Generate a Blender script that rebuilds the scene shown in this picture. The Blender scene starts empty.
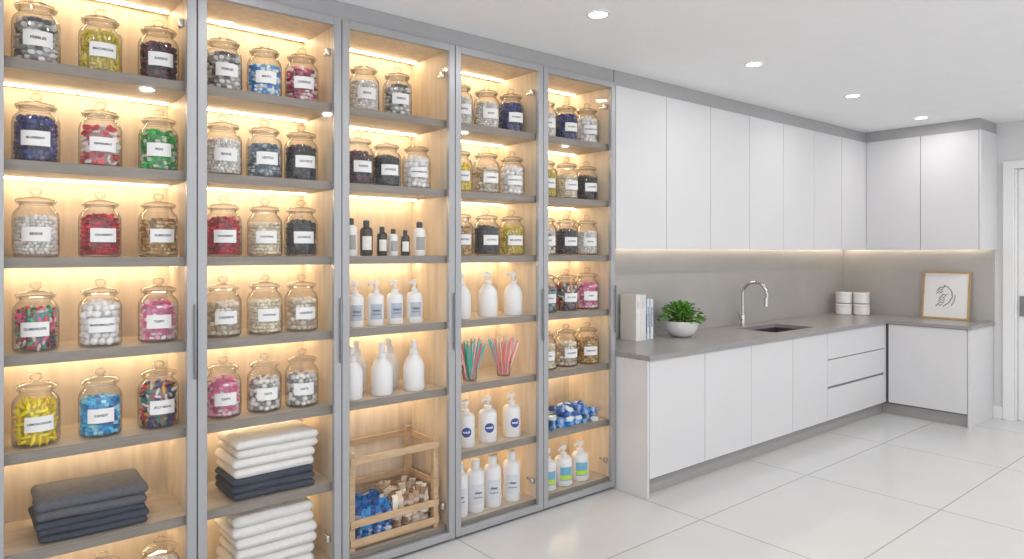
import bpy, bmesh, math, random
from mathutils import Vector, Matrix, noise
random.seed(7)
scene = bpy.context.scene
try:
    scene.view_settings.view_transform = 'Standard'
    scene.view_settings.look = 'None'
except Exception: pass
COL = scene.collection
pi = math.pi

# ------------------------------------------------------------ materials
def nodes(name):
    m = bpy.data.materials.new(name); m.use_nodes = True
    nt = m.node_tree; nt.nodes.clear()
    out = nt.nodes.new('ShaderNodeOutputMaterial')
    return m, nt, out
def mat(name, color, rough=0.5, metal=0.0, var=0.04, scale=6.0, stretch=(1,1,1), bump=0.0, bscale=200, coat=0.0, spec=0.5):
    m, nt, out = nodes(name)
    b = nt.nodes.new('ShaderNodeBsdfPrincipled')
    b.inputs['Roughness'].default_value = rough
    b.inputs['Metallic'].default_value = metal
    b.inputs['Coat Weight'].default_value = coat
    b.inputs['Specular IOR Level'].default_value = spec
    tc = nt.nodes.new('ShaderNodeTexCoord'); mp = nt.nodes.new('ShaderNodeMapping')
    mp.inputs['Scale'].default_value = stretch
    nt.links.new(tc.outputs['Object'], mp.inputs['Vector'])
    n = nt.nodes.new('ShaderNodeTexNoise'); n.inputs['Scale'].default_value = scale; n.inputs['Detail'].default_value = 4
    nt.links.new(mp.outputs[0], n.inputs['Vector'])
    r = nt.nodes.new('ShaderNodeValToRGB')
    r.color_ramp.elements[0].position = 0.3; r.color_ramp.elements[1].position = 0.7
    r.color_ramp.elements[0].color = [max(0, c*(1-var)) for c in color]+[1]
    r.color_ramp.elements[1].color = [min(1, c*(1+var)) for c in color]+[1]
    nt.links.new(n.outputs['Fac'], r.inputs[0]); nt.links.new(r.outputs[0], b.inputs['Base Color'])
    if bump > 0:
        n2 = nt.nodes.new('ShaderNodeTexNoise'); n2.inputs['Scale'].default_value = bscale
        nt.links.new(tc.outputs['Object'], n2.inputs['Vector'])
        bp = nt.nodes.new('ShaderNodeBump'); bp.inputs['Strength'].default_value = bump; bp.inputs['Distance'].default_value = 0.004
        nt.links.new(n2.outputs['Fac'], bp.inputs['Height']); nt.links.new(bp.outputs[0], b.inputs['Normal'])
    nt.links.new(b.outputs[0], out.inputs[0])
    return m
def wood(name, c1, c2, rough=0.5, stretch=(2,14,14), sc=3.0):
    m, nt, out = nodes(name)
    b = nt.nodes.new('ShaderNodeBsdfPrincipled'); b.inputs['Roughness'].default_value = rough
    tc = nt.nodes.new('ShaderNodeTexCoord'); mp = nt.nodes.new('ShaderNodeMapping')
    mp.inputs['Scale'].default_value = stretch
    nt.links.new(tc.outputs['Object'], mp.inputs['Vector'])
    n = nt.nodes.new('ShaderNodeTexNoise'); n.inputs['Scale'].default_value = sc; n.inputs['Detail'].default_value = 8; n.inputs['Distortion'].default_value = 0.4
    nt.links.new(mp.outputs[0], n.inputs['Vector'])
    r = nt.nodes.new('ShaderNodeValToRGB')
    r.color_ramp.elements[0].position = 0.3; r.color_ramp.elements[1].position = 0.72
    r.color_ramp.elements[0].color = list(c1)+[1]; r.color_ramp.elements[1].color = list(c2)+[1]
    nt.links.new(n.outputs['Fac'], r.inputs[0]); nt.links.new(r.outputs[0], b.inputs['Base Color'])
    nt.links.new(b.outputs[0], out.inputs[0])
    return m
def emis(name, color, strength):
    m, nt, out = nodes(name)
    e = nt.nodes.new('ShaderNodeEmission'); e.inputs[0].default_value = list(color)+[1]; e.inputs[1].default_value = strength
    nt.links.new(e.outputs[0], out.inputs[0]); return m
def thin_glass(name, base, edge, edgecol, pw):
    m, nt, out = nodes(name)
    lw = nt.nodes.new('ShaderNodeLayerWeight'); lw.inputs['Blend'].default_value = 0.5
    p = nt.nodes.new('ShaderNodeMath'); p.operation = 'POWER'; p.inputs[1].default_value = pw
    nt.links.new(lw.outputs['Facing'], p.inputs[0])
    ma = nt.nodes.new('ShaderNodeMath'); ma.operation = 'MULTIPLY_ADD'; ma.inputs[1].default_value = edge; ma.inputs[2].default_value = base
    nt.links.new(p.outputs[0], ma.inputs[0])
    mc = nt.nodes.new('ShaderNodeMix'); mc.data_type = 'RGBA'
    mc.inputs[6].default_value = (1,1,1,1); mc.inputs[7].default_value = list(edgecol)+[1]
    nt.links.new(p.outputs[0], mc.inputs[0])
    t = nt.nodes.new('ShaderNodeBsdfTransparent'); nt.links.new(mc.outputs[2], t.inputs[0])
    g = nt.nodes.new('ShaderNodeBsdfGlossy'); g.inputs['Roughness'].default_value = 0.03
    mx = nt.nodes.new('ShaderNodeMixShader')
    nt.links.new(ma.outputs[0], mx.inputs[0]); nt.links.new(t.outputs[0], mx.inputs[1]); nt.links.new(g.outputs[0], mx.inputs[2])
    nt.links.new(mx.outputs[0], out.inputs[0]); return m
def attr_mat(name, rough):
    m, nt, out = nodes(name)
    b = nt.nodes.new('ShaderNodeBsdfPrincipled'); b.inputs['Roughness'].default_value = rough
    a = nt.nodes.new('ShaderNodeAttribute'); a.attribute_name = 'Col'
    n = nt.nodes.new('ShaderNodeTexNoise'); n.inputs['Scale'].default_value = 90
    tc = nt.nodes.new('ShaderNodeTexCoord'); nt.links.new(tc.outputs['Object'], n.inputs['Vector'])
    mr = nt.nodes.new('ShaderNodeMapRange'); mr.inputs[3].default_value = 0.9; mr.inputs[4].default_value = 1.2
    nt.links.new(n.outputs['Fac'], mr.inputs[0])
    hs = nt.nodes.new('ShaderNodeHueSaturation'); nt.links.new(mr.outputs[0], hs.inputs['Value']); nt.links.new(a.outputs['Color'], hs.inputs['Color'])
    nt.links.new(hs.outputs[0], b.inputs['Base Color']); nt.links.new(b.outputs[0], out.inputs[0]); return m

M = {}
M['wall'] = mat('wall_paint', (0.70,0.70,0.70), 0.7, var=0.01)
M['ceil'] = mat('ceiling_paint', (0.92,0.92,0.925), 0.8, var=0.01)
M['white'] = mat('white_trim', (0.82,0.82,0.82), 0.4, var=0.01)
M['cab'] = mat('cabinet_lacquer', (0.68,0.675,0.685), 0.42, var=0.012, scale=2)
M['cabgap'] = mat('cabinet_carcass_grey', (0.16,0.16,0.16), 0.6)
M['filler'] = mat('cabinet_filler_grey', (0.40,0.40,0.405), 0.5, var=0.02)
M['kick'] = mat('brushed_kick_plate', (0.40,0.39,0.38), 0.4, 0.3, stretch=(1,1,20))
M['stone'] = mat('counter_stone', (0.30,0.29,0.285), 0.28, var=0.06, scale=40)
M['splash'] = mat('backsplash_panel', (0.47,0.455,0.44), 0.38, 0.15, var=0.05, scale=3)
M['alu'] = mat('door_frame_aluminium', (0.40,0.405,0.42), 0.40, 0.35, var=0.03, stretch=(20,20,1))
M['aludark'] = mat('handle_dark_metal', (0.26,0.27,0.29), 0.35, 0.7)
M['steel'] = mat('brushed_steel', (0.62,0.61,0.60), 0.25, 1.0, var=0.03)
M['sinksteel'] = mat('sink_steel', (0.18,0.17,0.165), 0.35, 0.8, var=0.03)
M['maple'] = wood('maple_back_panel', (0.62,0.51,0.385), (0.76,0.66,0.52), 0.5, (9,9,1.2), 3)
M['shelf'] = wood('shelf_oak_greige', (0.40,0.34,0.27), (0.54,0.47,0.39), 0.45, (2,16,16), 3)
M['edge'] = wood('shelf_edge_band', (0.20,0.175,0.15), (0.27,0.24,0.21), 0.45, (2,16,16), 3)
M['crate'] = wood('crate_pine', (0.48,0.32,0.17), (0.64,0.45,0.28), 0.55, (3,14,14), 4)
M['goldwood'] = wood('frame_gold_wood', (0.44,0.28,0.11), (0.58,0.38,0.16), 0.4, (6,6,6), 4)
M['led'] = emis('led_warm_emitter', (1.0,0.77,0.48), 36)
M['ledk'] = emis('led_counter_emitter', (1.0,0.85,0.66), 17)
M['lamp'] = emis('downlight_lens', (1.0,0.98,0.95), 16)
M['glassdoor'] = thin_glass('door_glass', 0.03, 0.5, (0.95,0.97,0.96), 5)
M['jarglass'] = thin_glass('jar_glass', 0.06, 0.62, (0.36,0.37,0.36), 2.6)
M['candy'] = attr_mat('assorted_contents', 0.35)
M['paint'] = attr_mat('printed_surface', 0.45)
M['label'] = mat('paper_label', (0.84,0.84,0.84), 0.6, var=0.01)
M['ink'] = mat('label_ink', (0.03,0.03,0.04), 0.6)
M['plastic'] = mat('white_plastic', (0.80,0.80,0.81), 0.28, var=0.01, coat=0.2)
M['ceramic'] = mat('white_ceramic', (0.82,0.81,0.80), 0.3, var=0.015, coat=0.3)
M['dark'] = mat('dark_plastic', (0.03,0.03,0.035), 0.3)
M['amber'] = mat('dark_amber_glass', (0.035,0.02,0.012), 0.12, coat=0.5)
M['towelw'] = mat('towel_white_cotton', (0.80,0.79,0.77), 0.95, var=0.04, scale=60, bump=0.8, bscale=350)
M['towelg'] = mat('towel_grey_cotton', (0.11,0.115,0.13), 0.95, var=0.15, scale=60, bump=0.8, bscale=350)
M['towels'] = mat('towel_slate_cotton', (0.045,0.055,0.08), 0.95, var=0.15, scale=60, bump=0.8, bscale=350)
M['leaf'] = attr_mat('leaf_green', 0.5)
M['soil'] = mat('potting_soil', (0.04,0.03,0.02), 0.9, var=0.4, scale=80)

# floor tiles
def floor_mat():
    m, nt, out = nodes('porcelain_floor_tile')
    b = nt.nodes.new('ShaderNodeBsdfPrincipled')
    tc = nt.nodes.new('ShaderNodeTexCoord'); mp = nt.nodes.new('ShaderNodeMapping')
    mp.inputs['Location'].default_value = (0.35, 0.12, 0)
    nt.links.new(tc.outputs['Object'], mp.inputs['Vector'])
    br = nt.nodes.new('ShaderNodeTexBrick'); br.offset = 0.0; br.squash = 1.0
    br.inputs['Scale'].default_value = 1.0; br.inputs['Mortar Size'].default_value = 0.004
    br.inputs['Mortar Smooth'].default_value = 0.0
    br.inputs['Brick Width'].default_value = 1.2; br.inputs['Row Height'].default_value = 0.8
    br.inputs['Color1'].default_value = (0.62,0.62,0.62,1); br.inputs['Color2'].default_value = (0.60,0.60,0.60,1)
    br.inputs['Mortar'].default_value = (0.36,0.36,0.36,1)
    nt.links.new(mp.outputs[0], br.inputs['Vector'])
    n = nt.nodes.new('ShaderNodeTexNoise'); n.inputs['Scale'].default_value = 2.5; n.inputs['Detail'].default_value = 6
    nt.links.new(tc.outputs['Object'], n.inputs['Vector'])
    mr = nt.nodes.new('ShaderNodeMapRange'); mr.inputs[3].default_value = 0.94; mr.inputs[4].default_value = 1.05
    nt.links.new(n.outputs['Fac'], mr.inputs[0])
    hs = nt.nodes.new('ShaderNodeHueSaturation'); nt.links.new(mr.outputs[0], hs.inputs['Value']); nt.links.new(br.outputs['Color'], hs.inputs['Color'])
    nt.links.new(hs.outputs[0], b.inputs['Base Color']); b.inputs['Roughness'].default_value = 0.24
    nt.links.new(b.outputs[0], out.inputs[0]); return m
M['floor'] = floor_mat()

# ------------------------------------------------------------ mesh builder
_ico = {}
def ico(sub=1):
    if sub not in _ico:
        bm = bmesh.new(); bmesh.ops.create_icosphere(bm, subdivisions=sub, radius=1)
        _ico[sub] = ([v.co.copy() for v in bm.verts], [[v.index for v in f.verts] for f in bm.faces]); bm.free()
    return _ico[sub]
_txt = {}
def text_mesh(word, size):
    k = (word, size)
    if k not in _txt:
        c = bpy.data.curves.new('t', 'FONT'); c.body = word; c.size = size; c.align_x = 'CENTER'; c.align_y = 'CENTER'; c.resolution_u = 2; c.offset = size*0.025
        o = bpy.data.objects.new('t', c); COL.objects.link(o)
        bpy.context.view_layer.update()
        ev = o.evaluated_get(bpy.context.evaluated_depsgraph_get()); me = ev.to_mesh()
        _txt[k] = ([v.co.copy() for v in me.vertices], [list(p.vertices) for p in me.polygons])
        ev.to_mesh_clear(); bpy.data.objects.remove(o); bpy.data.curves.remove(c)
    return _txt[k]
class MB:
    def __init__(s): s.v=[]; s.f=[]; s.m=[]; s.c=[]; s.s=[]; s.mats=[]
    def add(s, vs, fs, mt, col=(1,1,1), smooth=False, T=None):
        if mt not in s.mats: s.mats.append(mt)
        k = s.mats.index(mt); b = len(s.v)
        if T is not None: vs = [T @ Vector(v) for v in vs]
        s.v.extend([tuple(v) for v in vs])
        for f in fs:
            s.f.append([b+i for i in f]); s.m.append(k); s.c.append(col); s.s.append(smooth)
    def box(s, x0,x1,y0,y1,z0,z1, mt, col=(1,1,1), T=None):
        vs=[(x0,y0,z0),(x1,y0,z0),(x1,y1,z0),(x0,y1,z0),(x0,y0,z1),(x1,y0,z1),(x1,y1,z1),(x0,y1,z1)]
        fs=[(0,3,2,1),(4,5,6,7),(0,1,5,4),(1,2,6,5),(2,3,7,6),(3,0,4,7)]
        s.add(vs,fs,mt,col,False,T)
    def rbox(s, c, d, r, mt, col=(1,1,1), seg=2, T=None, cuts=0, wob=0, fn=None):
        bm = bmesh.new(); bmesh.ops.create_cube(bm, size=1)
        for v in bm.verts: v.co = Vector((v.co.x*d[0], v.co.y*d[1], v.co.z*d[2]))
        bmesh.ops.bevel(bm, geom=bm.edges[:], offset=r, segments=seg, profile=0.5, affect='EDGES')
        if cuts:
            long = [e for e in bm.edges if e.calc_length() > min(d)*0.9]
            bmesh.ops.subdivide_edges(bm, edges=long, cuts=cuts, use_grid_fill=True)
        vs=[]
        off = Vector((random.random()*50, random.random()*50, 0))
        for v in bm.verts:
            p = v.co + Vector(c)
            if fn: p = fn(p)
            if wob: p = p + noise.noise_vector(p*9+off)*wob
            vs.append(p)
        bm.verts.index_update()
        s.add(vs, [[v.index for v in f.verts] for f in bm.faces], mt, col, True, T); bm.free()
    def lathe(s, prof, mt, col=(1,1,1), seg=28, T=None, rib=0):
        vs=[]; fs=[]
        n=len(prof)
        for (r,z) in prof:
            for i in range(seg):
                a=2*pi*i/seg; rr = r*(1+(rib if i%2 else 0))
                vs.append((rr*math.cos(a), rr*math.sin(a), z))
        for j in range(n-1):
            for i in range(seg):
                k=(i+1)%seg
                fs.append((j*seg+i, j*seg+k, (j+1)*seg+k, (j+1)*seg+i))
        s.add(vs,fs,mt,col,True,T)
    def blob(s, c, sc, mt, col, rot=None, sub=1, T=None):
        vs,fs = ico(sub)
        R = rot if rot is not None else Matrix.Identity(3)
        c = Vector(c)
        s.add([R @ Vector((v.x*sc[0],v.y*sc[1],v.z*sc[2])) + c for v in vs], fs, mt, col, True, T)
    def tube(s, path, r, mt, col=(1,1,1), seg=12, T=None, caps=True):
        path=[Vector(p) for p in path]; vs=[]; fs=[]
        n=len(path); rs = r if isinstance(r,(list,tuple)) else [r]*n
        up=Vector((0.123,0.31,0.94)).normalized()
        for j,p in enumerate(path):
            t=(path[min(j+1,n-1)]-path[max(j-1,0)]).normalized()
            a=t.cross(up)
            if a.length<1e-3: a=t.cross(Vector((1,0,0)))
            a.normalize(); b=t.cross(a)
            for i in range(seg):
                an=2*pi*i/seg; vs.append(p+a*math.cos(an)*rs[j]+b*math.sin(an)*rs[j])
        for j in range(n-1):
            for i in range(seg):
                k=(i+1)%seg; fs.append((j*seg+i,j*seg+k,(j+1)*seg+k,(j+1)*seg+i))
        if caps:
            fs.append(tuple(range(seg))[::-1]); fs.append(tuple(range((n-1)*seg,n*seg)))
        s.add(vs,fs,mt,col,True,T)
    def patch(s, R, a, z0, z1, mt, col=(1,1,1), n=10, T=None, a0=None):
        a0 = -a if a0 is None else a0
        vs=[]; fs=[]
        for i in range(n+1):
            t=a0+(a-a0)*i/n
            x=R*math.sin(t); y=-R*math.cos(t)
            vs += [(x,y,z0),(x,y,z1)]
        for i in range(n): fs.append((2*i,2*i+2,2*i+3,2*i+1))
        s.add(vs,fs,mt,col,True,T)
    def wraptext(s, word, size, R, z, mt, col=(1,1,1), T=None):
        vs,fs = text_mesh(word,size)
        s.add([(R*math.sin(v.x/R), -R*math.cos(v.x/R), z+v.y) for v in vs], fs, mt, col, False, T)
    def mesh(s, name):
        me=bpy.data.meshes.new(name); me.from_pydata(s.v,[],s.f)
        for k in s.mats: me.materials.append(M[k])
        me.polygons.foreach_set('material_index', s.m)
        me.polygons.foreach_set('use_smooth', s.s)
        ca=me.color_attributes.new('Col','FLOAT_COLOR','CORNER')
        full=[]
        for f,c in zip(s.f,s.c): full.extend([c[0],c[1],c[2],1.0]*len(f))
        ca.data.foreach_set('color', full)
        me.update()
        try: me.set_sharp_from_angle(angle=math.radians(42))
        except Exception: pass
        return me
    def build(s, name, parent=None, loc=(0,0,0), rz=0, bevel=0):
        o=bpy.data.objects.new(name, s.mesh(name)); COL.objects.link(o)
        o.location=loc; o.rotation_euler=(0,0,rz)
        if parent: o.parent=parent
        if bevel:
            b=o.modifiers.new('bevel','BEVEL'); b.width=bevel; b.segments=2; b.limit_method='ANGLE'
        return o
def inst(name, me, loc, rz=0, sc=1):
    o=bpy.data.objects.new(name, me); COL.objects.link(o); o.location=loc; o.rotation_euler=(0,0,rz)
    o.scale=(sc,sc,sc) if not isinstance(sc,tuple) else sc
    return o
def empty(name, loc=(0,0,0)):
    o=bpy.data.objects.new(name,None); COL.objects.link(o); o.location=loc; o.empty_display_size=0.1; return o
def boxobj(name, b, mt, parent=None, bevel=0):
    m=MB(); m.box(*b, mt); return m.build(name, parent, bevel=bevel)

# ------------------------------------------------------------ room shell
CH=2.66; YW=3.35; XW=7.30
boxobj('floor', (-2.5,XW+0.12,-2.6,YW+0.12,-0.1,0.0), 'floor')
boxobj('ceiling', (-2.5,XW+0.12,-2.6,YW+0.12,CH,CH+0.1), 'ceil')
boxobj('wall_back', (-2.5,XW+0.12,YW,YW+0.12,0,CH), 'wall')
w=MB()
w.box(XW,XW+0.12,1.84,YW,0,CH,'wall'); w.box(XW,XW+0.12,0.96,1.84,2.24,CH,'wall'); w.box(XW,XW+0.12,-2.6,0.96,0,CH,'wall')
w.build('wall_right')
t=MB()
t.box(XW-0.022,XW,1.84,1.925,0,2.31,'white'); t.box(XW-0.022,XW,0.875,0.96,0,2.31,'white'); t.box(XW-0.022,XW,0.96,1.84,2.24,2.31,'white')
t.box(XW,XW+0.12,1.825,1.84,0,2.24,'white'); t.box(XW,XW+0.12,0.96,0.975,0,2.24,'white')
t.build('trim_1', bevel=0.003)
d=empty('door_1')
m=MB(); m.box(XW+0.03,XW+0.07,0.978,1.822,0.008,2.235,'white')
for (z0,z1) in ((0.2,0.95),(1.1,2.08)):
    for (a,b_) in ((1.08,1.38),(1.44,1.74)):
        m.box(XW+0.024,XW+0.03,a,b_,z0,z1,'white')
m.build('door_slab', d, bevel=0.003)
m=MB(); m.tube([(XW+0.03,1.785,1.02),(XW-0.02,1.785,1.02),(XW-0.025,1.73,1.02),(XW-0.025,1.67,1.02)],0.009,'aludark'); m.box(XW+0.022,XW+0.03,1.76,1.81,0.93,1.11,'aludark')
m.build('door_handle', d)
bb=MB(); bb.box(XW-0.014,XW,1.925,2.0,0,0.11,'white'); bb.box(XW-0.014,XW,-2.6,0.875,0,0.11,'white'); bb.build('baseboard_right', bevel=0.003)

# downlights
def downlight(x,y,en):
    e=empty('recessed_downlight',(x,y,CH))
    m=MB(); m.lathe([(0.060,-0.001),(0.060,-0.006),(0.046,-0.006),(0.044,-0.002)],'white'); m.build('trim_ring',e)
    m=MB(); m.lathe([(0.044,-0.003),(0.0001,-0.003)],'lamp'); m.build('lens',e)
    l=bpy.data.lights.new('lamp','AREA'); l.shape='DISK'; l.size=0.085; l.energy=en; l.color=(1.0,0.975,0.95)
    lo=bpy.data.objects.new('lamp',l); COL.objects.link(lo); lo.parent=e; lo.location=(0,0,-0.010)
for x in (-0.28,1.08,2.44,3.83,5.17,6.47): downlight(x,2.30,3.0)
for x in (-0.28,1.08,2.44,3.83,5.17,6.47): downlight(x,0.5,11)  # unseen row nearer the camera, added only to light the room

# ------------------------------------------------------------ glazed display cabinets
BX=[-0.54,0.108,0.771,1.397,2.03,2.648,3.264]
SH=[2.185,1.825,1.48,1.135,0.79,0.435]
ZB=0.07; YF=2.925; TOPZ=2.58; TH=0.036
def cabinet(i):
    x0,x1=BX[i],BX[i+1]
    e=empty('glass_door_display_cabinet')
    m=MB()
    m.box(x0+0.001,x0+0.018,2.955,3.33,0.0,TOPZ,'maple'); m.box(x1-0.018,x1-0.001,2.955,3.33,0.0,TOPZ,'maple')
    m.box(x0+0.001,x1-0.001,3.33,YW-0.001,0.0,TOPZ,'maple')
    m.box(x0+0.018,x1-0.018,2.955,3.33,TOPZ-0.03,TOPZ,'maple')
    m.build('carcass',e)
    m=MB()
    for k,z in enumerate(SH+[ZB]):
        if i==3 and k==5: continue
        m.box(x0+0.018,x1-0.018,2.970,3.33,z-TH,z,'shelf')
        m.box(x0+0.018,x1-0.018,2.962,2.970,z-TH-.001,z+0.0005,'edge')
    m.build('shelves',e)
    m=MB()
    for k,z in enumerate([TOPZ+0.006]+SH):
        if i==3 and k==6: continue
        zz=z-TH
        m.box(x0+0.03,x1-0.03,3.262,3.272,zz-0.006,zz-0.0005,'led')
    m.build('led_strips',e)
    m=MB()
    a,b=x0+0.002,x1-0.002; zb=0.015; zt=TOPZ-0.005; w_=0.036
    m.box(a,a+w_,YF,2.952,zb,zt,'alu'); m.box(b-w_,b,YF,2.952,zb,zt,'alu')
    m.box(a+w_,b-w_,YF,2.952,zt-w_,zt,'alu'); m.box(a+w_,b-w_,YF,2.952,zb,zb+w_,'alu')
    m.build('door_frame',e,bevel=0.002)
    m=MB(); m.add([(a+w_,2.938,zb+w_),(b-w_,2.938,zb+w_),(b-w_,2.938,zt-w_),(a+w_,2.938,zt-w_)],[(0,1,2,3)],'glassdoor'); m.build('door_glass',e)
    m=MB(); hx=b-0.008
    m.rbox((hx,YF-0.010,1.14),(0.008,0.010,0.30),0.002,'aludark'); m.box(hx-0.003,hx+0.003,YF-0.008,YF,1.02,1.03,'aludark'); m.box(hx-0.003,hx+0.003,YF-0.008,YF,1.25,1.26,'aludark')
    m.build('door_handle',e)
    m=MB()
    for z in (2.42,0.18):
        m.rbox((b-w_-0.012,2.967,z),(0.022,0.024,0.034),0.005,'steel'); m.rbox((b-w_-0.004,3.0,z),(0.010,0.05,0.014),0.003,'steel')
    m.build('door_hinges',e)
for i in range(6): cabinet(i)
boxobj('cabinet_top_filler',(BX[0],BX[-1],2.945,YW,TOPZ+0.001,CH-0.001),'filler')

# ------------------------------------------------------------ jars
RJ=0.0745
PAL=dict(
 stone=[(.66,.65,.63),(.78,.77,.76),(.34,.33,.33),(.10,.10,.10),(.55,.53,.51)],
 olive=[(.66,.50,.03),(.74,.60,.08),(.55,.43,.03),(.80,.68,.20)],
 plum=[(.05,.015,.04),(.09,.02,.05),(.02,.012,.02),(.14,.03,.05)],
 navy=[(.02,.03,.16),(.04,.06,.26),(.015,.015,.05),(.12,.10,.20)],
 redwhite=[(.55,.01,.02),(.84,.80,.78),(.72,.08,.10),(.85,.74,.72)],
 green=[(.01,.32,.03),(.03,.48,.06),(.66,.66,.58),(.01,.18,.03)],
 white=[(.82,.80,.77),(.74,.71,.67),(.84,.83,.81),(.62,.58,.53)],
 red=[(.55,.005,.02),(.38,.005,.02),(.70,.02,.05),(.26,.005,.01)],
 amber=[(.50,.26,.05),(.64,.40,.12),(.28,.12,.03),(.70,.53,.25)],
 multi=[(.72,.01,.08),(.03,.42,.13),(.85,.12,.34),(.82,.75,.68),(.14,.02,.03),(.03,.30,.34)],
 snow=[(.88,.87,.86),(.86,.85,.84),(.82,.81,.80)],
 pink=[(.84,.22,.42),(.88,.50,.62),(.88,.82,.84),(.72,.10,.30)],
 yellow=[(.95,.76,.005),(.96,.82,.02),(.88,.62,.005)],
 cyan=[(.01,.32,.70),(.05,.52,.82),(.01,.17,.48),(.38,.72,.86)],
 multid=[(.55,.01,.05),(.02,.24,.18),(.75,.36,.02),(.03,.05,.32),(.70,.66,.62),(.05,.02,.03)],
 bluew=[(.01,.22,.60),(.72,.78,.83),(.05,.38,.70),(.82,.83,.84)],
 rose=[(.60,.01,.10),(.74,.34,.40),(.32,.02,.06),(.84,.74,.73)],
 slate=[(.10,.17,.25),(.22,.30,.37),(.05,.08,.13),(.50,.53,.56)],
 black=[(.015,.015,.02),(.03,.03,.03),(.06,.06,.06)],
 cream=[(.80,.72,.54),(.85,.79,.64),(.70,.61,.44)],
 nuts=[(.64,.53,.39),(.78,.70,.58),(.50,.38,.26),(.83,.78,.69)],
 dots=[(.74,.71,.68),(.25,.24,.26),(.82,.80,.77)],
)
WORDS=['PEBBLES','MACARONI','RAISINS','BLUEBERRY','PEPPERMINT','PEAS','BEANS','CRANBERRY','ALMONDS','GUMDROPS','MARSHMALLOW','TAFFY','LEMON DROPS','CANDY','JELLY BEANS','MINTS','CHERRIES','LENTILS','LICORICE','CHICKPEAS','CASHEWS','OATS']
SPEC=[ # key, pal, shape, size, fill
 ('stone','stone','pebble',.013,.165),('olive','olive','stick',.010,.165),('plum','plum','pebble',.012,.16),
 ('navy','navy','ball',.012,.165),('redwhite','redwhite','disc',.015,.16),('green','green','cube',.010,.165),
 ('white','white','ball',.0085,.15),('red','red','pebble',.011,.165),('amber','amber','pebble',.009,.155),
 ('multi','multi','stick',.011,.155),('snow','snow','puff',.017,.165),('pink','pink','disc',.012,.16),
 ('yellow','yellow','stick',.014,.155),('cyan','cyan','cube',.010,.145),('multid','multid','stick',.012,.165),
 ('bluew','bluew','cube',.010,.14),('rose','rose','pebble',.012,.16),('slate','slate','pebble',.010,.15),
 ('black','black','ball',.012,.16),('cream','cream','pebble',.0095,.145),('nuts','nuts','pebble',.013,.145),('dots','dots','ball',.013,.145)]
def rrot():
    return Matrix.Rotation(random.uniform(0,2*pi),3,'Z')@Matrix.Rotation(random.uniform(0,pi),3,'X')
def jar_mesh(key,pal,shape,size,fill,word,wide=1.0):
    m=MB(); P=PAL[pal]; R=RJ*wide
    m.lathe([(0.0001,0.0),(R-.012,0.0),(R-.004,.003),(R,.012),(R,.146),(R-.002,.159),(R-.008,.172),(R-.018,.183),(R-.022,.189),(R-.022,.196),(R-.013,.199),(R-.013,.204)],'jarglass',seg=32)
    m.lathe([(0.0001,.006),(R-.012,.006),(R-.006,.012)],'jarglass',seg=32)
    # lid
    m.lathe([(R-.023,.192),(R-.023,.204),(R-.011,.205),(R-.008,.209),(R-.011,.215),(R-.030,.223),(.014,.226),(.010,.230),(.012,.234),(.018,.237),(.022,.245),(.019,.253),(.010,.258),(.0001,.259)],'jarglass',seg=32)
    m.lathe([(R-.013,.2045),(.0001,.208)],'jarglass',seg=32)
    # contents
    ri=R-.004; r0=size
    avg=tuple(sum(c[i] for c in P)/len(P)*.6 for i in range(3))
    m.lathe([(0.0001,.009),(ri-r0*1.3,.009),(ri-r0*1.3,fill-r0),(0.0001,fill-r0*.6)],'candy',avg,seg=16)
    sc={'ball':(1,1,1),'pebble':(1.15,.9,.65),'disc':(1.05,1.05,.5),'stick':(.55,.55,1.5),'puff':(.95,.95,1.05)}.get(shape)
    def item(x,y,z):
        c=random.choice(P); k=random.uniform(.85,1.2); c=tuple(min(1,q*k) for q in c)
        if shape=='cube':
            T=Matrix.Translation((x,y,z))@rrot().to_4x4(); h=r0*.8
            m.box(-h,h,-h*.8,h*.8,-h*.7,h*.7,'candy',c,T)
        else:
            s_=r0*random.uniform(.85,1.12)
            m.blob((x,y,z),(sc[0]*s_,sc[1]*s_,sc[2]*s_),'candy',c,rrot(),1)
    z=.009+r0*.75; row=0
    while z<fill:
        sh=max(0,(z-.148))*.5
        n=int(2*pi*(ri-r0)/(r0*1.75)); o=random.random()
        for i in range(n):
            a=2*pi*(i+o+random.uniform(-.2,.2))/n
            rr=ri-sh-r0*random.uniform(.95,1.3)
            item(rr*math.cos(a),rr*math.sin(a),z+random.uniform(-.25,.25)*r0)
        z+=r0*1.5
    rr=ri-r0*2.6
    while rr>0:
        n=max(1,int(2*pi*rr/(r0*1.9)))
        for i in range(n):
            a=2*pi*(i+random.random()*.4)/n
            item(rr*math.cos(a),rr*math.sin(a),fill-r0*.3+random.uniform(-.3,.5)*r0)
        rr-=r0*1.8
    m.patch(R+.0012,.62,.058,.112,'label',n=12)
    m.wraptext(word,.0135 if len(word)<9 else .0112,R+.0020,.086,'ink')
    return m.mesh('glass_storage_jar_'+key)
JM={}
for i,s_ in enumerate(SPEC):
    JM[s_[0]]=jar_mesh(*s_,WORDS[i%len(WORDS)])
def face(x,y,f): return -math.atan2(x,y)*f+random.uniform(-.12,.12)
def jar(key,x,z,y=3.075,sc=None):
    s_=random.uniform(.98,1.03) if sc is None else sc
    return inst('glass_storage_jar',JM[key],(x,y+random.uniform(-.006,.006),z+0.001),face(x,y,.45),s_)
C1=[.249,.455,.662]
G1=[['stone','olive','plum'],['navy','redwhite','green'],['white','red','amber'],['multi','snow','pink'],['yellow','cyan','multid']]
for r,row in enumerate(G1):
    for c,k in enumerate(row): jar(k,C1[c],SH[r])
C2=[.915,1.093,1.265]
G2=[['stone','bluew','rose'],['white','slate','black'],['red','cream','black'],['nuts','cream','nuts'],['pink','dots','dots']]
for r,row in enumerate(G2):
    for c,k in enumerate(row): jar(k,C2[c],SH[r])
C3=[1.55,1.712,1.885]
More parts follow.
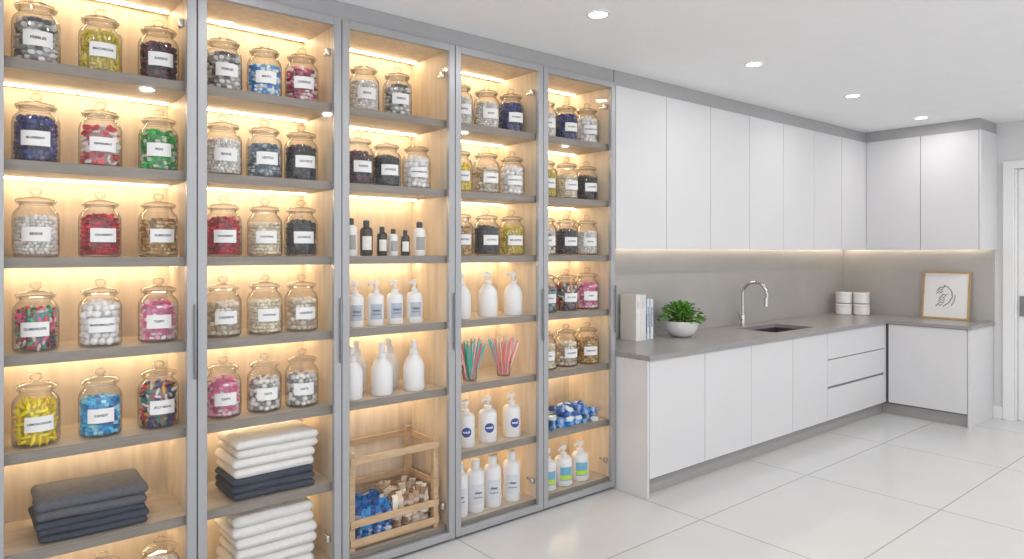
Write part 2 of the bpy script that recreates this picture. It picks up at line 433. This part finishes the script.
for c,k in zip((1.585,1.77),('white','stone')): jar(k,c,SH[0])
for c,k in zip(C3,('plum','black','snow')): jar(k,c,SH[1])
C4=[2.16,2.345,2.53]
G4=[['white','white','navy'],['yellow','nuts','snow'],['amber','black','olive']]
for r,row in enumerate(G4):
    for c,k in enumerate(row): jar(k,C4[c],SH[r])
C5=[2.79,2.975,3.155]
G5=[['white','navy','snow'],['olive','cream','black'],['dots','black','white'],['slate','multid','pink'],['cream','nuts','amber']]
for r,row in enumerate(G5):
    for c,k in enumerate(row): jar(k,C5[c],SH[r])
C0=[-.40,-.20,0.0]
G0=[['white','red','nuts'],['cyan','stone','olive'],['pink','navy','snow'],['amber','green','dots'],['black','cream','rose']]
for r,row in enumerate(G0):
    for c,k in enumerate(row): jar(k,C0[c],SH[r])
for x in (.25,.46,.665): jar('snow',x,ZB)
for x in (-.4,-.2,0): jar('white',x,ZB)

# ------------------------------------------------------------ bottles
def bottle_mesh(name,R,H,style,lab=None,accent=None,text=None,body='plastic'):
    m=MB(); hb=H*.72 if style!='cap' else H*.84
    if style in ('jug','jugpump'):
        prof=[(0.0001,0),(R*.9,0),(R,.008),(R,hb*.62),(R*.95,hb*.74),(R*.74,hb*.88),(R*.45,hb*.97),(R*.40,hb)]
    else:
        prof=[(0.0001,0),(R*.92,0),(R,.006),(R,hb*.82),(R*.96,hb*.89),(R*.78,hb*.95),(R*.40,hb*.985),(R*.36,hb)]
    m.lathe(prof,body,seg=28)
    if style in('pump','jugpump'):
        m.lathe([(R*.42,hb-.004),(R*.42,hb+H*.06),(R*.20,hb+H*.07),(R*.15,hb+H*.08),(R*.15,hb+H*.16),(R*.34,hb+H*.165),(R*.36,hb+H*.24),(R*.30,hb+H*.26),(.0001,hb+H*.27)],'plastic',seg=18)
        m.tube([(0,0,hb+H*.215),(0,-R*.6,hb+H*.215),(0,-R*1.05,hb+H*.19),(0,-R*1.12,hb+H*.16)],[.008,.007,.006,.005],'plastic',seg=10,T=Matrix.Rotation(-.9,4,'Z'))
    elif style=='cap':
        m.lathe([(R*.48,hb-.003),(R*.50,hb),(R*.50,H-.004),(R*.45,H),(.0001,H)],'dark' if body!='plastic' else 'plastic',seg=20)
    else:
        m.lathe([(R*.44,hb-.004),(R*.46,hb),(R*.46,hb+H*.10),(R*.30,hb+H*.12),(R*.26,hb+H*.25),(R*.20,hb+H*.28),(.0001,hb+H*.28)],'plastic',seg=20)
    if lab:
        m.patch(R+.0008,.75,hb*.20,hb*.66,'paint',lab,n=12)
    if accent:
        if accent[0]=='logo':
            vs=[];n=20
            rr=R*.52;zc=hb*.46
            vs.append((0,-(R+.0016),zc))
            for i in range(n):
                a=2*pi*i/n; x=rr*math.cos(a); vs.append(((R+.0016)*math.sin(x/R),-(R+.0016)*math.cos(x/R),zc+rr*math.sin(a)))
            m.add(vs,[(0,i+1,(i+1)%n+1) for i in range(n)],'paint',accent[1],True)
        else:
            m.patch(R+.0014,.7,hb*.24,hb*.38,'paint',accent[1],n=12)
    if text:
        m.wraptext(text,R*.40,R+.0024,hb*.47,'ink' if not (accent and accent[0]=='logo') else 'label')
        if not (accent and accent[0]=='logo'): m.wraptext('natural care',R*.22,R+.0024,hb*.36,'ink')
    return m.mesh(name)
BM={}
BM['soap']=bottle_mesh('lotion_pump_bottle',.039,.215,'pump',lab=(.40,.45,.53),text='lotion')
BM['jug']=bottle_mesh('white_detergent_bottle',.054,.255,'jug')
BM['spray']=bottle_mesh('white_pump_bottle',.055,.255,'jugpump')
BM['logo']=bottle_mesh('shampoo_bottle',.052,.255,'pump',accent=('logo',(.01,.06,.30)),text='wash')
BM['plainlab']=bottle_mesh('body_wash_bottle',.047,.260,'cap',lab=(.62,.65,.70),text='clean')
BM['green']=bottle_mesh('cleaner_bottle',.054,.245,'pump',lab=(.16,.42,.60),accent=('band',(.50,.70,.03)))
BM['amb']=bottle_mesh('amber_vial_bottle',.026,.145,'cap',lab=(.75,.73,.70),body='amber')
BM['clr']=bottle_mesh('serum_bottle',.025,.135,'cap',lab=(.35,.34,.33),body='ceramic')
def bot(k,n,x,z,y=3.06,sc=1,f=.6): inst(n,BM[k],(x,y,z+.001),face(x,y,f),sc)
for x,k,n,s_ in ((1.50,'clr','serum_bottle',1.35),(1.585,'amb','amber_vial_bottle',1.2),(1.672,'amb','amber_vial_bottle',1.0),(1.735,'clr','serum_bottle',1.0),(1.805,'amb','amber_vial_bottle',.9),(1.89,'clr','serum_bottle',1.3)):
    bot(k,n,x,SH[2],3.05,s_)
for x in (1.525,1.635,1.745,1.86): bot('soap','lotion_pump_bottle',x,SH[3],3.05,1.05)
for x,y in ((1.50,3.04),(1.60,3.19),(1.665,3.04),(1.78,3.18),(1.85,3.04)): bot('jug','white_detergent_bottle',x,SH[4],y)
for x in C4: bot('spray','white_pump_bottle',x,SH[3])
for x in (2.19,2.345,2.52): bot('logo','shampoo_bottle',x,SH[5])
for x in (2.14,2.25,2.37,2.51): bot('plainlab','body_wash_bottle',x,ZB,3.05,1.08)
for x in (2.79,2.925,3.07): bot('green','cleaner_bottle',x,ZB,3.05)

# straws in tumblers
def stick_tumbler(name,x,z,cols,wide):
    m=MB()
    m.lathe([(.0001,.001),(.036,.001),(.038,.006),(.044,.085),(.0425,.085),(.0365,.008),(.0001,.008)],'jarglass',seg=24)
    for i in range(46):
        a=random.uniform(0,2*pi); r1=random.uniform(0,.030); r2=r1*wide+random.uniform(0,.03)
        c=random.choice(cols); L=random.uniform(.18,.225)
        p0=Vector((r1*math.cos(a),r1*math.sin(a),.010)); p1=Vector((r2*1.4*math.cos(a+.2),r2*.8*math.sin(a+.2),L))
        m.tube([p0,p0.lerp(p1,.5),p1],.0042,'candy',c,seg=6)
    m.build(name,None,(x,3.06,z+.001))
stick_tumbler('drinking_straw_tumbler',2.22,SH[4],[(.02,.45,.28),(.10,.60,.58),(.80,.15,.20),(.84,.82,.80),(.85,.42,.45)],2.2)
stick_tumbler('drinking_straw_tumbler',2.46,SH[4],[(.78,.48,.32),(.84,.20,.26),(.84,.72,.58),(.15,.58,.62),(.85,.82,.80)],2.2)

# packets pile helper
def packets(m,xs,ys,z0,layers,cols,sz=(.055,.04,.028),tilt=.15,drop=.35):
    for L in range(layers):
        for x in xs:
            for y in ys:
                if L==layers-1 and random.random()<drop: continue
                T=Matrix.Translation((x+random.uniform(-.008,.008),y+random.uniform(-.008,.008),z0+sz[2]*(L+.5)))@Matrix.Rotation(random.uniform(-.6,.6),4,'Z')@Matrix.Rotation(random.uniform(-tilt,tilt),4,'X')@Matrix.Rotation(random.uniform(-tilt,tilt),4,'Y')
                c=random.choice(cols)
                m.rbox((0,0,0),sz,min(sz)*.28,'candy',c,T=T)
                m.box(-sz[0]*.18,sz[0]*.18,-sz[1]*.51,sz[1]*.51,-sz[2]*.51,sz[2]*.51,'candy',tuple(min(1,q*.6+.3) for q in c),T)
                for sgn in (-1,1):
                    m.add([(sgn*sz[0]*.45,0,0),(sgn*sz[0]*.72,.014,.008),(sgn*sz[0]*.72,-.014,-.006)],[(0,1,2)],'candy',c,False,T)
BL=[(.01,.12,.45),(.03,.25,.62),(.01,.06,.24),(.02,.16,.48),(.62,.72,.80)]
m=MB(); packets(m,[-.19,-.12,-.05,.02,.09,.16],[-.05,0.01,.07],.001,3,BL,tilt=.3)
packets(m,[-.10,-.03,.04,.10],[-.03,0.04],.085,1,BL,tilt=.5,drop=.1)
m.build('wrapped_candy_pile',None,(2.98,3.06,SH[5]+.001))

# crate
cr=MB(); W,D_,H_=.50,.30,.47
for sx in (-1,1):
    for sy in (-1,1):
        cx=sx*(W/2-.014); cy=sy*(D_/2-.014)
        cr.box(cx-.014,cx+.014,cy-.014,cy+.014,0,H_,'crate')
for z in (.025,.115,.205,.415):
    hh=.034
    for sy in (-1,1):
        if sy==-1 and z in (.205,): continue
        y=sy*(D_/2+.003); cr.box(-W/2,W/2,y-.005,y+.005,z,z+hh,'crate')
    for sx in (-1,1):
        x=sx*(W/2+.001); cr.box(x-.005,x+.005,-D_/2+.002,D_/2-.002,z,z+hh,'crate')
for k in range(6):
    y=-D_/2+.03+k*.048; cr.box(-W/2+.01,W/2-.01,y-.018,y+.018,.008,.016,'crate')
ce=cr.build('wooden_slat_crate',None,(1.715,3.135,ZB+.001),bevel=.0015)
m=MB()
def upright(xs,ys,cols,z0,h):
    for x in xs:
        for y in ys:
            T=Matrix.Translation((x+random.uniform(-.005,.005),y,z0+h/2+random.uniform(-.015,.02)))@Matrix.Rotation(random.uniform(-.6,.6),4,'Z')@Matrix.Rotation(random.uniform(-.30,.30),4,'Y')
            c=random.choice(cols)
            m.rbox((0,0,0),(.030,.016,h),.005,'candy',c,T=T)
            m.box(-.0155,.0155,-.0085,.0085,h*.02,h*.20,'candy',tuple(min(1,q*.5+.35) for q in c),T)
            m.box(-.019,.019,-.002,.002,h*.48,h*.56,'candy',c,T)
yy=[-.115,-.08,-.045,-.01,.03,.07]
packets(m,[-.18,-.13,-.08,-.03],[-.10,-.05,0,.05],.019,3,BL,sz=(.05,.042,.022),tilt=.2,drop=0)
BR=[(.42,.27,.16),(.62,.50,.38),(.78,.72,.64),(.25,.13,.07),(.50,.40,.30)]
packets(m,[.03,.08,.13,.18],[-.10,-.05,0,.05],.019,4,BR,sz=(.05,.042,.022),tilt=.2,drop=0)
upright([-.20,-.17,-.14,-.11,-.08,-.05,-.02],yy,BL,.085,.095)
upright([.015,.045,.075,.105,.135,.165,.195],yy,BR,.105,.10)
m.build('snack_packet_pile',None,(1.715,3.135,ZB+.001))

# towels
def towel_stack(name,x,z,w,dd,layers):
    m=MB(); zz=0.001
    for (mt,h,n) in layers:
        ox=random.uniform(-.010,.010); oy=random.uniform(-.006,.006); rot=random.uniform(-.03,.03)
        for k in range(n):
            ww=w+random.uniform(-.010,.004); d2=dd+random.uniform(-.012,.004)
            R_=Matrix.Rotation(rot,4,'Z')
            def fn(p,zz=zz,h=h,ww=ww,d2=d2):
                ex=max(0,abs(p.x-ox)/(ww/2)-.8)/.2; ey=max(0,abs(p.y-oy)/(d2/2)-.8)/.2
                p=p.copy(); p.z-= (ex*ex+ey*ey)*h*.12*(1 if p.z>zz+h/2 else -0.3)
                return p
            m.rbox((ox+random.uniform(-.003,.003),oy+random.uniform(-.003,.003),zz+h/2),(ww,d2,h*1.0),h*.45,mt,seg=3,cuts=6,wob=.0045,T=R_,fn=fn)
            zz+=h*.97
    m.build(name,None,(x,3.115,z+.004))
towel_stack('folded_towel_stack',.425,SH[5],.365,.27,[('towels',.026,2),('towels',.026,1),('towelg',.040,2)])
towel_stack('folded_towel_stack',1.115,SH[5],.37,.27,[('towels',.030,2),('towels',.034,1),('towelw',.042,2),('towelw',.040,2)])
towel_stack('folded_towel_stack',1.115,ZB,.37,.27,[('towelw',.050,2),('towelw',.050,2),('towelw',.050,2)])
towel_stack('folded_towel_stack',-.21,SH[5],.385,.27,[('towelw',.045,4)])

# ------------------------------------------------------------ kitchen run
UB=1.52; UT=2.56; UY=2.93; UX=6.87
ue=empty('upper_cabinets')
m=MB()
m.box(3.27,XW,UY+.022,YW,UB+.045,UT,'cabgap'); m.box(UX+.022,XW,1.99,UY+.022,UB+.045,UT,'cabgap')
m.build('carcass',ue)
m=MB()
m.box(3.27,XW,UY+.022,YW,UB+.038,UB+.044,'cab'); m.box(UX+.022,XW,1.99,UY+.02,UB+.038,UB+.044,'cab')
m.build('underside_panel',ue)
m=MB()
xs=[3.27+(UX-3.27)*k/7 for k in range(8)]
for a,b in zip(xs[:-1],xs[1:]): m.box(a+.0024,b-(.0024 if b<UX-.01 else -.02),UY,UY+.02,UB,UT,'cab')
ys=[1.97+.018,2.45,UY-.001]
for a,b in zip(ys[:-1],ys[1:]): m.box(UX,UX+.02,a+.0024,b-.0024,UB,UT,'cab')
m.box(UX,XW-.001,1.97,1.987,UB,UT,'cab')
m.build('door_panels',ue,bevel=.0012)
m=MB(); m.box(3.27,UX+.012,UY+.012,YW,UT+.002,CH-.001,'filler'); m.box(UX+.012,XW-.001,1.98,YW,UT+.002,CH-.001,'filler'); m.build('top_filler',ue)
m=MB(); m.box(3.32,7.25,3.30,3.312,UB+.030,UB+.0375,'ledk'); m.box(7.25,7.262,2.02,3.28,UB+.030,UB+.0375,'ledk'); m.build('led_strip',ue)

m=MB(); m.box(3.27,XW-.001,YW-.010,YW-.0005,.87,UB+.037,'splash'); m.box(XW-.010,XW-.0005,1.99,YW-.010,.87,UB+.037,'splash'); m.build('backsplash_panel')

be=empty('base_cabinets')
BY=2.675; BXR=6.69; BT=.838
m=MB(); m.box(3.29,XW-.01,BY+.024,YW-.012,.10,.64,'cabgap'); m.box(BXR+.024,XW-.01,2.02,BY+.03,.10,BT,'cabgap')
m.box(3.29,4.95,BY+.024,YW-.012,.64,BT,'cabgap'); m.box(5.66,XW-.01,BY+.024,YW-.012,.64,BT,'cabgap'); m.box(4.95,5.66,BY+.024,BY+.05,.64,BT,'cabgap')
m.build('carcass',be)
m=MB()
bx=[3.29,3.86,4.42,5.00,5.56]
for a,b in zip(bx[:-1],bx[1:]): m.box(a+.0024,b-.0024,BY,BY+.022,.115,BT-.003,'cab')
for z0,z1 in ((.115,.372),(.392,.608),(.616,BT-.003)): m.box(5.563,BXR-.035,BY,BY+.022,z0,z1,'cab')
m.box(5.563,BXR-.035,BY+.012,BY+.0225,.372,.392,'aludark')
m.box(BXR-.031,BXR,BY,BY+.022,.115,BT-.003,'cab')
m.box(BXR,BXR+.022,2.023,BY-.022,.115,BT-.003,'cab')
m.box(3.272,3.288,BY,YW-.012,.0,BT,'cab'); m.box(BXR,XW-.012,2.0,2.019,.0,BT,'cab')
m.build('door_panels',be,bevel=.0012)
m=MB(); m.box(3.289,XW-.02,BY+.05,BY+.06,0,.108,'kick'); m.box(BXR+.05,BXR+.06,2.02,BY+.06,0,.108,'kick'); m.build('toe_kick',be)

# countertop with sink cut-out
sx0,sx1,sy0,sy1=4.99,5.61,2.81,3.16
m=MB(); z0,z1=.84,.87; yf=BY-.018
m.box(3.268,sx0,yf,YW-.011,z0,z1,'stone'); m.box(sx1,XW-.011,yf,YW-.011,z0,z1,'stone')
m.box(sx0,sx1,yf,sy0,z0,z1,'stone'); m.box(sx0,sx1,sy1,YW-.011,z0,z1,'stone')
m.box(BXR-.018,XW-.011,1.985,yf,z0,z1,'stone')
m.build('countertop')
m=MB(); a=.004
m.box(sx0-a,sx1+a,sy0-a,sy1+a,.655,.66,'sinksteel')
m.box(sx0-a,sx0,sy0-a,sy1+a,.66,.839,'sinksteel'); m.box(sx1,sx1+a,sy0-a,sy1+a,.66,.839,'sinksteel')
m.box(sx0,sx1,sy0-a,sy0,.66,.839,'sinksteel'); m.box(sx0,sx1,sy1,sy1+a,.66,.839,'sinksteel')
m.lathe([(.04,.6605),(.04,.664),(.03,.664),(.0001,.662)],'steel',T=Matrix.Translation((5.3,2.98,0)))
m.build('undermount_sink')
# faucet
m=MB()
path=[(0,0,.0),(0,0,.10),(0,0,.27)]
for k in range(1,13):
    a=pi*k/12*1.08; path.append((.02*(1-math.cos(a)),-.10*(1-math.cos(a)),.27+.105*math.sin(a)))
p=path[-1]; path.append((p[0],p[1]+.004,p[2]-.05))
m.tube(path,.013,'steel',seg=14)
m.lathe([(.0001,.001),(.028,.001),(.028,.006),(.020,.010),(.018,.09),(.013,.10)],'steel')
q=path[-1]; m.tube([(q[0],q[1],q[2]+.05),(q[0],q[1],q[2]-.02)],.017,'steel')
m.tube([(-.015,0,.055),(-.04,0,.058)],.011,'steel'); m.tube([(-.036,0,.058),(-.060,-.005,.085),(-.085,-.01,.12)],.0055,'steel')
m.build('gooseneck_faucet',None,(5.235,3.25,.8705))

# books
m=MB(); x=0
bk=[(.045,.16,.325,(.78,.77,.75)),(.05,.16,.325,(.74,.73,.72)),(.018,.14,.29,(.74,.76,.80)),(.014,.14,.29,(.28,.40,.56)),(.018,.14,.295,(.80,.80,.80)),(.013,.14,.29,(.38,.48,.62)),(.020,.14,.29,(.78,.79,.80)),(.016,.13,.285,(.55,.61,.70))]
for w_,d_,h_,c in bk:
    m.box(x,x+.003,-d_,0,0,h_,'paint',c); m.box(x+w_-.003,x+w_,-d_,0,0,h_,'paint',c)
    m.box(x+.003,x+w_-.003,-d_,-d_+.004,0,h_,'paint',c); m.box(x+.003,x+w_-.003,-d_+.004,-.006,.004,h_-.005,'label')
    if w_<.04:
        m.box(x+.004,x+w_-.004,-d_-.0006,-d_,h_*.15,h_*.65,'ink') if c[0]<.4 else m.box(x+.004,x+w_-.004,-d_-.0006,-d_,h_*.3,h_*.8,'paint',(.3,.36,.45))
    else:
        m.box(x+.015,x+w_-.015,-d_-.0006,-d_,h_*.70,h_*.86,'paint',(.62,.62,.62))
    x+=w_+.001
m.build('book_row',None,(3.755,3.32,.8705),rz=-.10,bevel=.001)

# plant
pe=empty('potted_plant',(4.22,3.13,.8705))
m=MB(); m.lathe([(.0001,.0),(.055,.0),(.075,.008),(.105,.04),(.122,.085),(.124,.115),(.118,.117),(.112,.113),(.108,.09)],'ceramic',seg=40,rib=.018); m.lathe([(.110,.098),(.0001,.103)],'soil'); m.build('ribbed_bowl',pe)
m=MB()
for i in range(460):
    a=random.uniform(0,2*pi); u=random.random()**.6; el=random.uniform(.05,1.45)
    rr=.145*u+.02; cx=rr*math.cos(el)*math.cos(a); cy=rr*math.cos(el)*math.sin(a); cz=.108+rr*math.sin(el)*.85
    L=random.uniform(.03,.048); Wd=L*.36
    T=Matrix.Translation((cx,cy,cz))@Matrix.Rotation(a,4,'Z')@Matrix.Rotation(-el*.6+random.uniform(-.7,.5),4,'Y')@Matrix.Rotation(random.uniform(-.6,.6),4,'X')
    g=random.uniform(.6,1.3); c=(.09*g+random.uniform(0,.05),.29*g,.04*g)
    vs=[(0,0,0),(L*.3,Wd*.8,.004),(L*.65,Wd*.8,.003),(L,0,-.006),(L*.65,-Wd*.8,.003),(L*.3,-Wd*.8,.004),(L*.5,0,-.002)]
    m.add(vs,[(0,6,1),(1,6,2),(2,6,3),(3,6,4),(4,6,5),(5,6,0)],'leaf',c,True,T)
for i in range(40):
    a=random.uniform(0,2*pi); r=random.uniform(.03,.11)
    m.tube([(r*.3*math.cos(a),r*.3*math.sin(a),.095),(r*.7*math.cos(a),r*.7*math.sin(a),.15),(r*math.cos(a),r*math.sin(a),.18)],.0016,'leaf',(.05,.18,.03),seg=5)
m.build('foliage',pe)

# canisters
def canister(x,y,z):
    m=MB(); R=.074
    m.lathe([(.0001,0),(R-.006,0),(R,.006),(R,.082),(R-.004,.084),(R-.004,.087),(R+.002,.088),(R+.002,.104),(R-.003,.109),(.0001,.110)],'ceramic',seg=36)
    m.lathe([(.010,.110),(.008,.113),(.0001,.114)],'ceramic',seg=16)
    m.build('ceramic_canister',None,(x,y,z))
for z in (.8705,.986):
    canister(6.99,3.20,z); canister(7.07,3.06,z)

# framed art
fe=empty('framed_art_print',(7.19,2.36,.8705))
m=MB(); fw,fh,fb=.40,.45,.018
m.box(-fw/2,fw/2,0,.018,0,fb,'goldwood'); m.box(-fw/2,fw/2,0,.018,fh-fb,fh,'goldwood')
m.box(-fw/2,-fw/2+fb,0,.018,fb,fh-fb,'goldwood'); m.box(fw/2-fb,fw/2,0,.018,fb,fh-fb,'goldwood')
fr=m.build('wood_frame',fe,bevel=.0015)
m=MB(); m.box(-fw/2+fb,fw/2-fb,.006,.012,fb,fh-fb,'label'); mt=m.build('mat_board',fe)
m=MB()
random.seed(11)
def stroke(pts,r): m.tube([(x,.005,z) for x,z in pts],r,'ink',seg=6)
for k in range(8):
    z=.12+.024*k; x=-.045+.010*k*(1 if k<5 else .2)+random.uniform(-.01,.01)
    stroke([(x-.035,z),(x-.015,z+.014+random.uniform(0,.01)),(x,z+.008),(x+.018,z+.022)],.0030)
stroke([(-.02,.12),(.03,.16),(.055,.21),(.05,.26),(.02,.30),(-.02,.32)],.0032)
stroke([(.05,.13),(.075,.18),(.08,.23)],.0026)
dr=m.build('ink_drawing',fe)
R_=Matrix.Rotation(-pi/2,3,'Z')@Matrix.Rotation(math.radians(-8),3,'X')
fe.rotation_euler=R_.to_euler()

# ------------------------------------------------------------ world + camera
wd=bpy.data.worlds.new('World'); scene.world=wd; wd.use_nodes=True
bg=wd.node_tree.nodes['Background']; bg.inputs[0].default_value=(0.95,0.97,1.0,1); bg.inputs[1].default_value=1.4
cd=bpy.data.cameras.new('camera'); cam=bpy.data.objects.new('camera',cd); COL.objects.link(cam)
cam.location=(0,0,1.5); cam.rotation_euler=(math.radians(90),0,math.radians(50.5-90))
cd.lens=36*683/1024; cd.sensor_width=36; cd.shift_y=-27.5/1024; cd.clip_start=.05
scene.camera=cam
